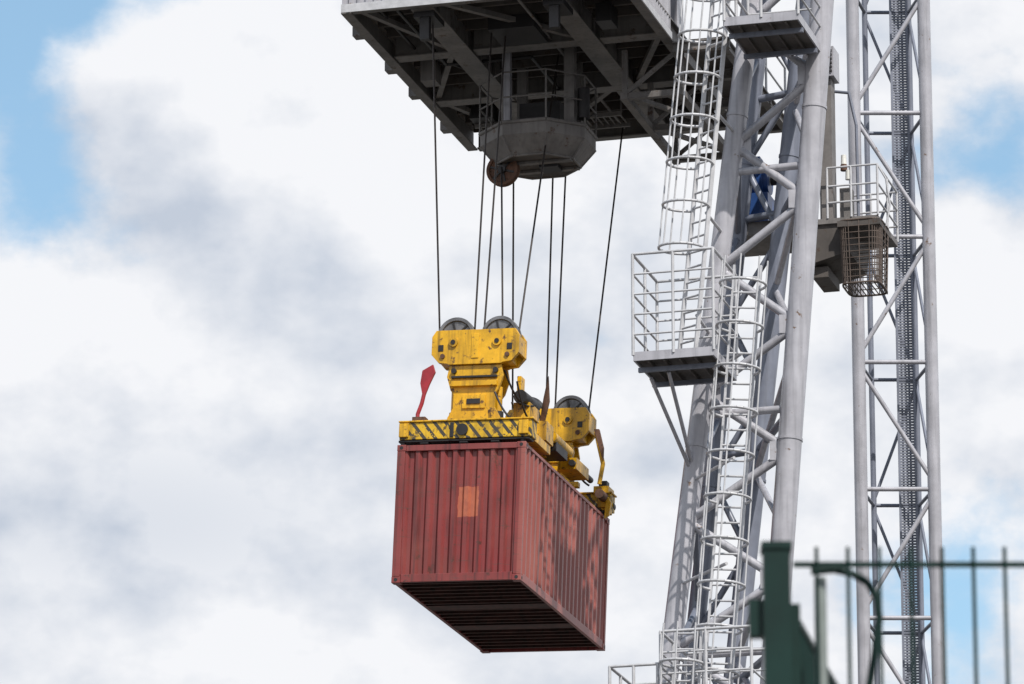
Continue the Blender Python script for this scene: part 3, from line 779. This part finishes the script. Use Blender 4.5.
w = bpy.data.worlds.new('World'); scene.world = w; w.use_nodes = True
nt = w.node_tree; lk = nt.links.new
bg = nt.nodes['Background']; bg.inputs['Strength'].default_value = 0.1
sky = nd(nt, 'ShaderNodeTexSky', sky_type='NISHITA'); sky.sun_disc = False
sky.sun_elevation = sun_el; sky.sun_rotation = sun_az
tc = nd(nt, 'ShaderNodeTexCoord')
def vm(op, a, b=None, scale=None):
    n = nd(nt, 'ShaderNodeVectorMath', operation=op)
    for i, x in enumerate((a, b)):
        if x is None: continue
        if isinstance(x, (tuple, list)): n.inputs[i].default_value = x
        else: lk(x, n.inputs[i])
    if scale is not None: n.inputs['Scale'].default_value = scale
    return n
def ma(op, a, b=0.0, c=None, clamp=False):
    n = nd(nt, 'ShaderNodeMath', operation=op); n.use_clamp = clamp
    for i, x in enumerate((a, b, c)):
        if x is None: continue
        if isinstance(x, (int, float)): n.inputs[i].default_value = x
        else: lk(x, n.inputs[i])
    return n.outputs[0]
def sm(x, a, b, lo=0.0, hi=1.0):
    n = nd(nt, 'ShaderNodeMapRange', interpolation_type='SMOOTHSTEP')
    lk(x, n.inputs['Value']); n.inputs['From Min'].default_value = a; n.inputs['From Max'].default_value = b
    n.inputs['To Min'].default_value = lo; n.inputs['To Max'].default_value = hi
    return n.outputs[0]
def noise(vec, scale, detail, rough=0.55):
    n = nd(nt, 'ShaderNodeTexNoise'); lk(vec, n.inputs['Vector'])
    n.inputs['Scale'].default_value = scale; n.inputs['Detail'].default_value = detail; n.inputs['Roughness'].default_value = rough
    return n
dirv = tc.outputs['Generated']
# clouds live on the direction sphere; flatter at the base than they are wide
pv = vm('MULTIPLY_ADD', dirv, (1, 1, 1.35)); pv.inputs[2].default_value = (8.31, 2.17, 4.93); pv = pv.outputs[0]
n1 = noise(pv, 17, 7, 0.56).outputs['Fac']
n2 = noise(vm('ADD', pv, (0.006, -0.003, 0.013)).outputs[0], 17, 5, 0.56).outputs['Fac']
def blob(x, z, r, amp, zs=1.0):
    q = vm('MULTIPLY', dirv, (1, 0, zs)).outputs[0]
    dd = vm('DISTANCE', q, (x, 0, z * zs)).outputs['Value']
    return sm(dd, 0.0, r, amp, 0.0)
dens = ma('MULTIPLY_ADD', ma('SUBTRACT', n1, 0.5), 2.8, 1.16)
for bx, bz, r, a in ((-0.094, 0.345, 0.055, 1.4), (-0.088, 0.303, 0.018, 0.25), (0.094, 0.312, 0.026, 0.55), (0.075, 0.236, 0.050, 0.95),
                     (-0.035, 0.215, 0.035, -0.7)):
    dens = ma('SUBTRACT', dens, blob(bx, bz, r, a))
# the sky opens up overhead and behind the viewer
sepd = nd(nt, 'ShaderNodeSeparateXYZ'); lk(dirv, sepd.inputs[0])
dens = ma('SUBTRACT', dens, sm(sepd.outputs['Z'], 0.42, 0.70, 0.0, 1.3))
mask = sm(dens, 0.28, 0.78)
s = ma('MULTIPLY_ADD', ma('SUBTRACT', n1, n2), 3.6, 0.78, True)
s = ma('SUBTRACT', s, blob(-0.07, 0.243, 0.075, 0.50, 3.0), clamp=True)
s = ma('ADD', s, blob(-0.06, 0.218, 0.05, 0.35, 3.0), clamp=True)
cc = nd(nt, 'ShaderNodeMix', data_type='RGBA'); lk(s, cc.inputs['Factor'])
cc.inputs['A'].default_value = (5.5, 6.1, 7.1, 1); cc.inputs['B'].default_value = (9.2, 9.3, 9.6, 1)
hz = vm('MULTIPLY_ADD', sky.outputs['Color'], (1.35, 1.45, 1.35)); hz.inputs[2].default_value = (0.9, 1.5, 2.0); hz = hz.outputs[0]
fin = nd(nt, 'ShaderNodeMix', data_type='RGBA'); lk(mask, fin.inputs['Factor'])
lk(hz, fin.inputs['A']); lk(cc.outputs['Result'], fin.inputs['B'])
lk(fin.outputs['Result'], bg.inputs['Color'])

# ------------------------------------------------------------------ camera
cd = bpy.data.cameras.new('camera'); cd.lens = 189.84; cd.sensor_width = 36; cd.clip_end = 20000; cd.clip_start = 0.1
cd.dof.use_dof = True; cd.dof.focus_distance = 98; cd.dof.aperture_fstop = 9.5
co = bpy.data.objects.new('camera', cd); scene.collection.objects.link(co)
co.location = (0, 0, 1.7); co.rotation_euler = (math.radians(90 + 16), 0, 0)
scene.camera = co
